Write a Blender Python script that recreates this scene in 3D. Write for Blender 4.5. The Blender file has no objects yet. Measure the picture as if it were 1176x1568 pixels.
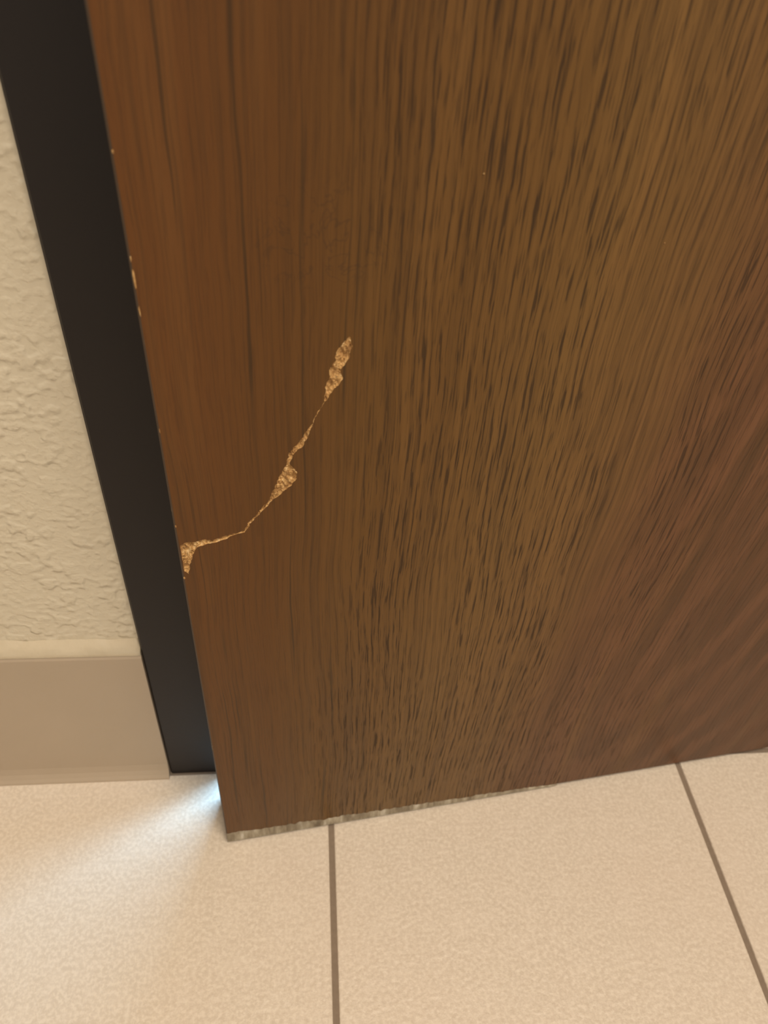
import bpy, bmesh, math, random
from mathutils import Vector, Matrix, noise
from mathutils.geometry import delaunay_2d_cdt
random.seed(7)
sc=bpy.context.scene
sc.view_settings.view_transform='Standard'
sc.view_settings.look='None'
COL=sc.collection

# ---------------------------------------------------------------- helpers
class NT:
    def __init__(s,name):
        s.m=bpy.data.materials.new(name); s.m.use_nodes=True
        s.t=s.m.node_tree; s.b=s.t.nodes['Principled BSDF']
    def n(s,typ,**kw):
        nd=s.t.nodes.new(typ)
        for k,v in kw.items(): setattr(nd,k,v)
        return nd
    def put(s,sock,val):
        if isinstance(val,bpy.types.NodeSocket): s.t.links.new(val,sock)
        else: sock.default_value=val
    def math(s,op,a,b=0.0,c=None,clamp=False):
        nd=s.n('ShaderNodeMath',operation=op,use_clamp=clamp)
        s.put(nd.inputs[0],a); s.put(nd.inputs[1],b)
        if c is not None: s.put(nd.inputs[2],c)
        return nd.outputs[0]
    def mix(s,fac,a,b,blend='MIX'):
        nd=s.n('ShaderNodeMix',data_type='RGBA',blend_type=blend)
        s.put(nd.inputs[0],fac); s.put(nd.inputs[6],a); s.put(nd.inputs[7],b)
        return nd.outputs[2]
    def noise(s,vec,scale=1,detail=2,rough=.5,dist=0):
        nd=s.n('ShaderNodeTexNoise')
        s.put(nd.inputs['Vector'],vec); nd.inputs['Scale'].default_value=scale
        nd.inputs['Detail'].default_value=detail; nd.inputs['Roughness'].default_value=rough
        nd.inputs['Distortion'].default_value=dist
        return nd.outputs[0]
    def comb(s,x,y,z):
        nd=s.n('ShaderNodeCombineXYZ'); s.put(nd.inputs[0],x); s.put(nd.inputs[1],y); s.put(nd.inputs[2],z)
        return nd.outputs[0]
    def smooth(s,v,a,b,lo=0.,hi=1.):
        nd=s.n('ShaderNodeMapRange',interpolation_type='SMOOTHSTEP')
        s.put(nd.inputs[0],v); nd.inputs[1].default_value=a; nd.inputs[2].default_value=b
        nd.inputs[3].default_value=lo; nd.inputs[4].default_value=hi
        return nd.outputs[0]
    def ramp(s,v,stops):
        nd=s.n('ShaderNodeValToRGB'); s.put(nd.inputs[0],v)
        e=nd.color_ramp.elements
        while len(e)<len(stops): e.new(.5)
        for el,(p,c) in zip(e,stops): el.position=p; el.color=c
        return nd.outputs[0]
    def bump(s,h,strength,dist,prev=None):
        nd=s.n('ShaderNodeBump'); s.put(nd.inputs['Height'],h)
        nd.inputs['Strength'].default_value=strength; nd.inputs['Distance'].default_value=dist
        if prev is not None: s.put(nd.inputs['Normal'],prev)
        return nd.outputs[0]
    def obj(s):
        return s.n('ShaderNodeTexCoord').outputs['Object']
    def sep(s,v):
        nd=s.n('ShaderNodeSeparateXYZ'); s.put(nd.inputs[0],v); return nd.outputs
    def base(s,c): s.put(s.b.inputs['Base Color'],c)
    def rough(s,r): s.put(s.b.inputs['Roughness'],r)
    def nrm(s,x): s.put(s.b.inputs['Normal'],x)

def mesh_obj(name,bm,mats,parent=None,smooth=False):
    me=bpy.data.meshes.new(name); bm.normal_update(); bm.to_mesh(me); bm.free()
    for m in mats: me.materials.append(m)
    if smooth:
        for p in me.polygons: p.use_smooth=True
    o=bpy.data.objects.new(name,me); COL.objects.link(o)
    if parent: o.parent=parent
    return o

def box(bm,x0,x1,y0,y1,z0,z1,bev=0,mat=0,seg=2):
    r=bmesh.ops.create_cube(bm,size=1)
    vs=r['verts']
    for v in vs:
        v.co=Vector((x0+(v.co.x+.5)*(x1-x0),y0+(v.co.y+.5)*(y1-y0),z0+(v.co.z+.5)*(z1-z0)))
    fs={f for v in vs for f in v.link_faces}
    for f_ in fs: f_.material_index=mat
    if bev:
        es={e for v in vs for e in v.link_edges}
        bmesh.ops.bevel(bm,geom=list(es),offset=bev,segments=seg,affect='EDGES',profile=.5)

# ---------------------------------------------------------------- materials
def mat_wood():
    m=NT('door_wood_laminate'); co=m.obj(); x,y,z=m.sep(co)
    A=lambda a,b:m.math('ADD',a,b)
    Mu=lambda a,b:m.math('MULTIPLY',a,b)
    Su=lambda a,b:m.math('SUBTRACT',a,b)
    w1=m.noise(m.comb(Mu(x,4),0,Mu(z,2.2)),1,2)
    w2=m.noise(m.comb(Mu(x,30),3,Mu(z,16)),1,2)
    u=Su(x,Mu(Mu(m.smooth(x,.12,.42),z),.05))
    u=A(u,Mu(Su(w1,.5),.030))
    u=A(u,Mu(Su(w2,.5),.0030))
    def st(a,b,seed,detail=2,rough=.55,uu=None):
        return m.noise(m.comb(Mu(uu or u,a),seed,Mu(z,b)),1,detail,rough)
    zone=A(x,Mu(Su(st(9,1.2,5),.5),.12))
    zone=Su(zone,Mu(Su(z,.3),.12))
    col=m.ramp(m.math('MULTIPLY',zone,2.0,clamp=True),[
        (0.0,(.120,.044,.0080,1)),(.10,(.110,.044,.0075,1)),(.19,(.126,.058,.0110,1)),
        (.32,(.160,.083,.021,1)),(.46,(.155,.077,.022,1)),(.58,(.134,.057,.021,1)),(.85,(.118,.050,.020,1))])
    light=m.smooth(st(38,1.8,31,3),.48,.72)
    col=m.mix(Mu(light,.34),col,(.218,.110,.031,1))
    # cathedral figure on the right: broad, soft, irregular flames
    dx=Su(Su(x,.355),Mu(Su(z,.27),.30)); dz=Mu(Su(z,.27),.22)
    r=m.math('SQRT',A(Mu(dx,dx),Mu(dz,dz)))
    r=A(r,Mu(Su(m.noise(m.comb(Mu(x,10),9,Mu(z,4)),1,3),.5),.075))
    r=A(r,Mu(Su(st(90,6,10,3,.65),.5),.034))
    ring=m.math('MULTIPLY_ADD',m.math('SINE',Mu(r,190)),.5,.5)
    ring=m.smooth(ring,.0,1.0)
    rmask=m.smooth(x,.19,.33)
    rv=m.smooth(m.noise(m.comb(Mu(x,14),44,Mu(z,7)),1,2),.38,.62,.35,1.0)
    rmask=Mu(rmask,rv)
    col=m.mix(Mu(Mu(ring,rmask),.42),col,(.062,.028,.011,1))
    col=m.mix(Mu(Mu(m.smooth(ring,.45,.0),rmask),.42),col,(.180,.078,.036,1))
    s1=m.smooth(st(110,2.2,12,3,.6),.50,.72)
    col=m.mix(Mu(s1,.38),col,(.055,.025,.006,1))
    # growth rows: fine, nearly parallel lines that wander together
    ph=A(Mu(u,245),Mu(Su(m.noise(m.comb(Mu(x,11),71,Mu(z,4)),1,2),.5),5.0))
    ph=A(ph,Mu(Su(st(180,9,73,3),.5),2.3))
    row=m.math('MULTIPLY_ADD',m.math('SINE',Mu(ph,6.2832)),.5,.5)
    rvar=m.smooth(st(70,6,83,2),.35,.65,.25,1.0)
    mid=Mu(m.smooth(x,.045,.11),m.smooth(x,.40,.22))
    midd=Mu(m.math('MULTIPLY_ADD',mid,.88,.04),rvar)
    col=m.mix(Mu(Mu(m.smooth(row,.35,.98),midd),.29),col,(.052,.024,.006,1))
    col=m.mix(Mu(Mu(m.smooth(row,.45,.02),midd),.09),col,(.26,.14,.045,1))
    s2=m.smooth(st(760,4.5,17,3,.65),.46,.68)
    col=m.mix(Mu(s2,.42),col,(.055,.026,.007,1))
    # open pores: short dark ticks sitting in the rows
    patch=m.smooth(st(20,3,61,2),.30,.55)
    dens=m.math('MULTIPLY_ADD',Mu(mid,patch),.76,.24)
    tick=m.smooth(st(860,38,23,2,.5),.50,.57)
    p=Mu(tick,m.smooth(row,.42,.84))
    p2=Mu(m.smooth(st(1300,52,41,2,.5),.565,.64),.65)
    pores=Mu(m.math('MAXIMUM',p,p2),dens)
    col=m.mix(Mu(pores,.70),col,(.022,.011,.004,1))
    v=st(260,3.4,57,3,.6)
    vein=Mu(m.smooth(v,.60,.67),m.smooth(x,.14,.07))
    col=m.mix(Mu(vein,.60),col,(.028,.016,.005,1))
    # old hairline scuffs above the crack
    ex=Mu(Su(x,.072),28); ez=Mu(Su(z,.484),38)
    el=m.smooth(A(Mu(ex,ex),Mu(ez,ez)),1.0,.2)
    sn=m.noise(m.comb(Mu(x,75),2,Mu(z,60)),1,3,.6,.5)
    ln=m.smooth(m.math('ABSOLUTE',Su(sn,.52)),.018,.005)
    col=m.mix(Mu(Mu(el,ln),.34),col,(.045,.022,.008,1))
    m.base(col)
    m.rough(A(Mu(pores,.2),m.math('MULTIPLY_ADD',st(60,5,3),.10,.38)))
    m.b.inputs['Specular IOR Level'].default_value=.30
    h=Su(Mu(s2,-.25),A(pores,Mu(row,.08)))
    m.nrm(m.bump(h,.42,.0004))
    return m.m

def mat_edge():
    m=NT('door_worn_edge'); co=m.obj(); x,y,z=m.sep(co)
    a=m.noise(m.comb(0,m.math('MULTIPLY',y,200),m.math('MULTIPLY',z,60)),1,3,.6)
    col=m.mix(m.smooth(a,.60,.70),(.060,.034,.016,1),(.16,.11,.06,1))
    m.base(col); m.rough(.6); return m.m

def mat_raw():
    m=NT('torn_wood_fibre'); co=m.obj(); x,y,z=m.sep(co)
    n1=m.noise(m.comb(m.math('MULTIPLY',x,520),m.math('MULTIPLY',y,300),m.math('MULTIPLY',z,260)),1,4,.65,.6)
    n2=m.noise(co,160,3,.6)
    col=m.ramp(n1,[(.28,(.15,.068,.018,1)),(.42,(.40,.215,.070,1)),(.56,(.58,.35,.13,1)),(.70,(.82,.61,.33,1))])
    col=m.mix(m.math('MULTIPLY',m.smooth(n2,.50,.66),.42),col,(.24,.115,.035,1))
    m.base(col); m.rough(.8)
    m.nrm(m.bump(n1,.9,.0012)); return m.m

def mat_strip():
    m=NT('scuffed_bottom_core'); co=m.obj(); x,y,z=m.sep(co)
    n1=m.noise(m.comb(m.math('MULTIPLY',x,150),0,m.math('MULTIPLY',z,30)),1,3,.6)
    n2=m.noise(m.comb(m.math('MULTIPLY',x,40),5,m.math('MULTIPLY',z,30)),1,2)
    col=m.ramp(n1,[(.30,(.14,.105,.068,1)),(.46,(.29,.24,.165,1)),(.60,(.42,.365,.27,1)),(.74,(.62,.57,.48,1))])
    col=m.mix(m.math('MULTIPLY',m.smooth(n2,.5,.65),.5),col,(.19,.15,.10,1))
    m.base(col); m.rough(.75); m.nrm(m.bump(n1,.4,.0008)); return m.m

def mat_frame():
    m=NT('dark_bronze_paint'); co=m.obj()
    n=m.noise(co,420,3,.6)
    m.base(m.mix(m.noise(co,9,2),(.0125,.0092,.0082,1),(.018,.0135,.0115,1)))
    m.rough(.50); m.b.inputs['Specular IOR Level'].default_value=.30
    m.nrm(m.bump(n,.2,.0003)); return m.m

def mat_wall():
    m=NT('orange_peel_plaster'); co=m.obj()
    n1=m.noise(co,230,2,.5,.1); n2=m.noise(co,115,1,.4,.0); n3=m.noise(co,30,1,.5)
    gate=m.smooth(n3,.34,.58,.25,1.0)
    h=m.math('ADD',m.math('MULTIPLY',m.smooth(n1,.38,.72),.35),m.math('MULTIPLY',m.math('MULTIPLY',m.smooth(n2,.44,.64),gate),1.0))
    m.base(m.mix(m.noise(co,6,2),(.62,.55,.415,1),(.68,.605,.46,1)))
    m.rough(.50); m.nrm(m.bump(h,.55,.0013)); return m.m

def mat_base():
    m=NT('taupe_tile_base'); co=m.obj()
    n=m.noise(co,130,3,.6)
    m.base(m.mix(m.noise(co,14,3),(.42,.335,.24,1),(.465,.37,.27,1)))
    m.rough(.5); m.nrm(m.bump(n,.15,.0006)); return m.m

def mat_caulk():
    m=NT('cream_caulk'); co=m.obj()
    m.base(m.mix(m.noise(co,60,3),(.50,.42,.29,1),(.60,.51,.37,1))); m.rough(.55)
    m.nrm(m.bump(m.noise(co,90,3),.5,.002)); return m.m

def mat_tile():
    m=NT('cream_porcelain_tile'); co=m.obj()
    n1=m.noise(co,360,3,.6); n2=m.noise(co,60,3,.55); n3=m.noise(co,7,2)
    c=m.mix(m.smooth(n1,.38,.66),(.63,.54,.435,1),(.735,.645,.53,1))
    c=m.mix(m.math('MULTIPLY',m.smooth(n2,.45,.65),.20),c,(.765,.675,.565,1))
    c=m.mix(m.math('MULTIPLY',m.smooth(n3,.4,.7),.22),c,(.68,.56,.45,1))
    m.base(c); m.rough(.38); m.nrm(m.bump(m.noise(co,250,3,.55),.48,.0011)); return m.m

def mat_grout():
    m=NT('taupe_grout'); co=m.obj()
    m.base(m.mix(m.noise(co,300,3),(.20,.15,.105,1),(.27,.205,.15,1))); m.rough(.9); return m.m

def mat_plain(name,c,r=.7):
    m=NT(name); co=m.obj(); m.base(m.mix(m.noise(co,8,2),c,tuple(k*.93 for k in c[:3])+(1,))); m.rough(r); return m.m

WOOD,EDGE,RAW,STRIP=mat_wood(),mat_edge(),mat_raw(),mat_strip()
FRAME,WALL,BASE,CAULK,TILE,GROUT=mat_frame(),mat_wall(),mat_base(),mat_caulk(),mat_tile(),mat_grout()

# ---------------------------------------------------------------- floor
bm=bmesh.new()
P=.3063; G=.0044
X1=.0160; Y1=.3375
box(bm,-2.2,2.6,-1.8,2.4,-.04,-.0012,mat=1)
for i in range(-7,8):
    for j in range(-7,7):
        xa=X1+i*P+G/2; xb=X1+(i+1)*P-G/2; ya=Y1+j*P+G/2; yb=Y1+(j+1)*P-G/2
        box(bm,xa,xb,ya,yb,-.012,0,bev=.0011,mat=0)
floor=mesh_obj('floor',bm,[TILE,GROUT])

# ---------------------------------------------------------------- walls
FX0,FX1=-.1165,-.0655
OX1=.8560
FYF,FYB=.3370,.4950
WY0,WY1=.3440,.4850
TOP=2.12; CEIL=2.5
bm=bmesh.new()
box(bm,-2.1,FX0+.004,WY0,WY1,0,CEIL)
box(bm,OX1+.047,2.5,WY0,WY1,0,CEIL)
box(bm,FX0+.004,OX1+.047,WY0,WY1,TOP+.047,CEIL)
wall=mesh_obj('wall_back',bm,[WALL])

bm=bmesh.new(); box(bm,-2.1,2.5,-1.7,2.3,CEIL,CEIL+.05)
mesh_obj('ceiling',bm,[mat_plain('ceiling_paint',(.75,.70,.62,1))])

def baseboard(bm,xa,xb,seed=0):
    yw=WY0; t=.0075; hgt=.162
    prof=[(yw+.002,0.0),(yw-t-.0050,0.0),(yw-t-.0046,.0018),(yw-t-.0030,.0045),(yw-t-.0012,.0090),(yw-t,.016),
          (yw-t,hgt-.004),(yw-t+.0012,hgt-.0012),(yw-t+.0035,hgt),(yw+.002,hgt)]
    a=[bm.verts.new((xa,p[0],p[1])) for p in prof]; b=[bm.verts.new((xb,p[0],p[1])) for p in prof]
    n=len(prof)
    for i in range(n):
        j=(i+1)%n; bm.faces.new((a[i],b[i],b[j],a[j]))
    bm.faces.new(a); bm.faces.new(b[::-1])
    N=int(abs(xb-xa)/.004); prev=None
    for k in range(N+1):
        x=xa+(xb-xa)*k/N
        w=noise.noise(Vector((x*45,seed,0)))*.0018; w2=noise.noise(Vector((x*70,seed+9,0)))*.0018
        pr=[(yw-t+.0005,hgt-.0012),(yw-t+.0002+w*.3,hgt+.0026),(yw-t*.45,hgt+.0052+w),(yw-.0004,hgt+.0095+w2),(yw+.002,hgt+.0095+w2),(yw+.002,hgt-.002)]
        cur=[bm.verts.new((x,p[0],p[1])) for p in pr]
        if prev:
            for i in range(len(pr)-1):
                f_=bm.faces.new((prev[i],cur[i],cur[i+1],prev[i+1])); f_.material_index=1; f_.smooth=True
        else: bm.faces.new(cur).material_index=1
        prev=cur
    bm.faces.new(prev[::-1]).material_index=1
    bmesh.ops.recalc_face_normals(bm,faces=bm.faces[:])
bm=bmesh.new()
g=.0022; tl=.3063
x=FX0-.0005
while x>-2.05:
    baseboard(bm,max(x-tl+g,-2.09),x,x); x-=tl
mesh_obj('baseboard_left',bm,[BASE,CAULK])
bm=bmesh.new(); x=OX1+.0515
while x<2.4:
    baseboard(bm,x,min(x+tl-g,2.49),x); x+=tl
mesh_obj('baseboard_right',bm,[BASE,CAULK])

# ---------------------------------------------------------------- hollow-metal door frame
prof=[(-.051,FYF+.012),(-.051,FYF+.0015),(-.0495,FYF),(-.0015,FYF),(0,FYF+.0015),(0,.460),(.0010,.461),(.015,.461),(.016,.462),
      (.016,FYB-.0015),(.0145,FYB),(-.0495,FYB),(-.051,FYB-.0015),(-.051,FYB-.012)]
bm=bmesh.new()
def ring(kind):
    vs=[]
    for (o,y) in prof:
        if kind==0: c=(FX1+o,y,0.0)
        elif kind==1: c=(FX1+o,y,TOP-o)
        elif kind==2: c=(OX1-o,y,TOP-o)
        else: c=(OX1-o,y,0.0)
        vs.append(bm.verts.new(c))
    return vs
rings=[ring(k) for k in range(4)]
n=len(prof)
for a,b in zip(rings[:-1],rings[1:]):
    for i in range(n):
        j=(i+1)%n; bm.faces.new((a[i],b[i],b[j],a[j]))
bm.faces.new(rings[0]); bm.faces.new(rings[-1][::-1])
bmesh.ops.recalc_face_normals(bm,faces=bm.faces[:])
mesh_obj('door_frame',bm,[FRAME])

# ---------------------------------------------------------------- door slab with the torn crack
door=bpy.data.objects.new('door_1',None); COL.objects.link(door)
ANG=math.radians(7.37)
door.location=(-.0643,.2759,0); door.rotation_euler=(0,0,ANG)

right=[(82.3,441.5),(83.8,437),(82.8,432),(79.8,427),(78.8,424.3),(80.0,421),(78.2,417.6),(74.2,413.1),(70.1,406.2),(67.0,398.2),(64.5,391.2),
 (62.0,385.2),(57.4,381.0),(56.0,375.2),(59.4,370.0),(59.0,366.3),(56.5,362.4),(52.2,359.2),(46.7,353.5),(40.7,346.5),(35.2,339.9),(32.6,334.4),
 (24.4,331.9),(16.1,329.2),(8.4,327.0),(5.4,319.4),(2.4,308.5),(.5,311)]
left=[(.5,329.5),(3.5,331.4),(8.2,330.9),(13,332.2),(16.5,331.0),(24,333.3),(32,335.9),(34.2,340.4),(39.8,347.4),(45,353.6),(47.0,359.3),(49.6,366),(52.2,371.7),
 (54.5,376.5),(55.7,382.5),(60.3,388),(65.4,396.3),(68.7,403),(72.1,409.5),(72.2,416.9),(74.0,421.5),(74.4,427),(76.7,431),(77.7,436.2),(80.2,439.4)]
poly=[Vector((a/1000,b/1000)) for a,b in right+left]
def refine(pl,it=2):
    for k in range(it):
        out=[]
        for i,p in enumerate(pl):
            q=pl[(i+1)%len(pl)]; out.append(p); d=q-p; L=d.length
            if L>.0008:
                nrm=Vector((-d.y,d.x)).normalized()
                mid=(p+q)/2+nrm*random.uniform(-.16,.16)*min(L,.0028)
                if mid.x<.0004: mid.x=.0004
                out.append(mid)
        pl=out
    return pl
poly=refine(poly,3)
def inside(p,pl):
    c=False; j=len(pl)-1
    for i in range(len(pl)):
        a,b=pl[i],pl[j]
        if (a.y>p.y)!=(b.y>p.y) and p.x<(b.x-a.x)*(p.y-a.y)/(b.y-a.y)+a.x: c=not c
        j=i
    return c
def dist(p,pl):
    best=1e9
    for i in range(len(pl)):
        a=pl[i]; b=pl[(i+1)%len(pl)]; d=b-a; t=max(0,min(1,(p-a).dot(d)/max(d.length_squared,1e-12)))
        best=min(best,(a+d*t-p).length)
    return best
DW,DH,DT,ZB=.905,2.10,.041,.004
C=.0009
pts=[]; st_=.0006
xx=0
while xx<.086:
    zz=.307
    while zz<.443:
        p=Vector((xx+random.uniform(-.3,.3)*st_,zz+random.uniform(-.3,.3)*st_))
        if inside(p,poly) and dist(p,poly)>.0002: pts.append(p)
        zz+=st_
    xx+=st_
rect=[Vector((0,ZB+C)),Vector((DW,ZB+C)),Vector((DW,DH)),Vector((0,DH))]
verts=rect+poly+pts
np_=len(poly)
edges=[(0,1),(1,2),(2,3),(3,0)]+[(4+i,4+(i+1)%np_) for i in range(np_)]
ov,oe,of,_,_,_=delaunay_2d_cdt(verts,edges,[],0,1e-7)
bm=bmesh.new(); bv=[]
for p in ov:
    y=0
    if .0002<p.x<.09 and .30<p.y<.445 and inside(p,poly):
        dd=dist(p,poly)
        if dd>.00018:
            y=min(1,dd/.0005)*(.0009+.0012*noise.noise(Vector((p.x*600+p.y*200,p.y*260,1))))+.0008*noise.noise(Vector((p.x*1800,p.y*1000,5)))
            y=max(y,-.0005)
    bv.append(bm.verts.new((p.x,y,p.y)))
for f_ in of:
    cx=sum((ov[i] for i in f_),Vector((0,0)))/len(f_)
    fc=bm.faces.new([bv[i] for i in f_])
    if cx.x<.09 and .30<cx.y<.445 and inside(cx,poly): fc.material_index=1
def q(vs,mi):
    f_=bm.faces.new([bm.verts.new(v) for v in vs]); f_.material_index=mi
x0,x1,z0,z1=-C,DW+C,ZB,DH+C
F=[(0,0,ZB+C),(DW,0,ZB+C),(DW,0,DH),(0,0,DH)]
S=[(x0,C,z0),(x1,C,z0),(x1,C,z1),(x0,C,z1)]
B=[(x0,DT,z0),(x1,DT,z0),(x1,DT,z1),(x0,DT,z1)]
for i in range(4):
    j=(i+1)%4
    q((F[i],F[j],S[j],S[i]),2); q((S[i],S[j],B[j],B[i]),2)
q(B,0)
bmesh.ops.remove_doubles(bm,verts=bm.verts[:],dist=1e-6)
bmesh.ops.recalc_face_normals(bm,faces=bm.faces[:])
mesh_obj('slab',bm,[WOOD,RAW,EDGE],door)

# scuffed, delaminated strip along the bottom edge
bm=bmesh.new()
N=420; prev=None; L=.275
for k in range(N+1):
    u=-.0006+L*k/N
    t=k/N
    hgt=.0100*(1-t)**.9+.0015+.0030*noise.noise(Vector((u*60,0,3)))*(1-.6*t)+.0020*noise.noise(Vector((u*260,0,8)))
    hgt=max(.0009,hgt)
    if t>.93: hgt*=(1-t)/.07+.05
    cur=[bm.verts.new((u,.0012,ZB-.0006)),bm.verts.new((u,-.0009,ZB-.0004)),bm.verts.new((u,-.0007,ZB+hgt*.55)),bm.verts.new((u,-.00025,ZB+hgt)),bm.verts.new((u,.0004,ZB+hgt))]
    if prev:
        for i in range(4): bm.faces.new((prev[i],cur[i],cur[i+1],prev[i+1]))
    prev=cur
bmesh.ops.recalc_face_normals(bm,faces=bm.faces[:])
mesh_obj('bottom_scuff',bm,[STRIP],door)

bm=bmesh.new()
def flake(u,z,w,h,y=-.00025):
    n=7; vs=[]
    for i in range(n):
        a=2*math.pi*i/n; k=random.uniform(.6,1.1)
        vs.append(bm.verts.new((u+math.cos(a)*w*k,y+random.uniform(-.0001,.0001),z+math.sin(a)*h*k)))
    c=bm.verts.new((u,y-.0003,z))
    for i in range(n): bm.faces.new((vs[i],vs[(i+1)%n],c))
for z,w,h in [(.470,.0005,.0040),(.478,.0003,.0014),(.457,.0003,.003),(.5155,.0004,.0010),(.400,.0002,.0016),(.343,.0004,.0010),(.306,.0006,.0012)]:
    flake(.0,z,w,h)
for u,z,s in [(.131,.507,.0004),(.215,.478,.0004)]:
    flake(u,z,s,s)
bmesh.ops.recalc_face_normals(bm,faces=bm.faces[:])
mesh_obj('edge_chips',bm,[RAW],door)

# ---------------------------------------------------------------- lights
def area(name,loc,target,size,power,col,sizey=None):
    l=bpy.data.lights.new(name,'AREA'); l.energy=power; l.color=col; l.size=size
    if sizey: l.shape='RECTANGLE'; l.size_y=sizey
    o=bpy.data.objects.new(name,l); COL.objects.link(o); o.location=loc
    o.rotation_euler=(Vector(target)-Vector(loc)).to_track_quat('-Z','Y').to_euler(); return o
area('ceiling_light',(.45,-.55,2.40),(.40,-.35,0),.8,46,(1,.87,.72))
area('window_daylight',(.50,1.30,2.0),(-.07,.33,.10),1.5,260,(.36,.66,1.0),.8)
w=bpy.data.worlds.new('World'); sc.world=w; w.use_nodes=True
w.node_tree.nodes['Background'].inputs[0].default_value=(1,.89,.755,1)
w.node_tree.nodes['Background'].inputs[1].default_value=.59

# ---------------------------------------------------------------- camera
cd=bpy.data.cameras.new('camera'); cam=bpy.data.objects.new('camera',cd); COL.objects.link(cam)
Rr=[[0.99527,-0.00673,0.09692],[-0.07592,-0.67634,0.73267],[0.06062,-0.73656,-0.67365]]
M=Matrix([[r[0],-r[1],-r[2]] for r in Rr]).to_4x4(); M.translation=(0,0,.605)
cam.matrix_world=M
cd.sensor_fit='HORIZONTAL'; cd.sensor_width=36; cd.lens=36*1178/1176.
cd.clip_start=.01
cd.dof.use_dof=True; cd.dof.focus_distance=.42; cd.dof.aperture_fstop=14
sc.camera=cam
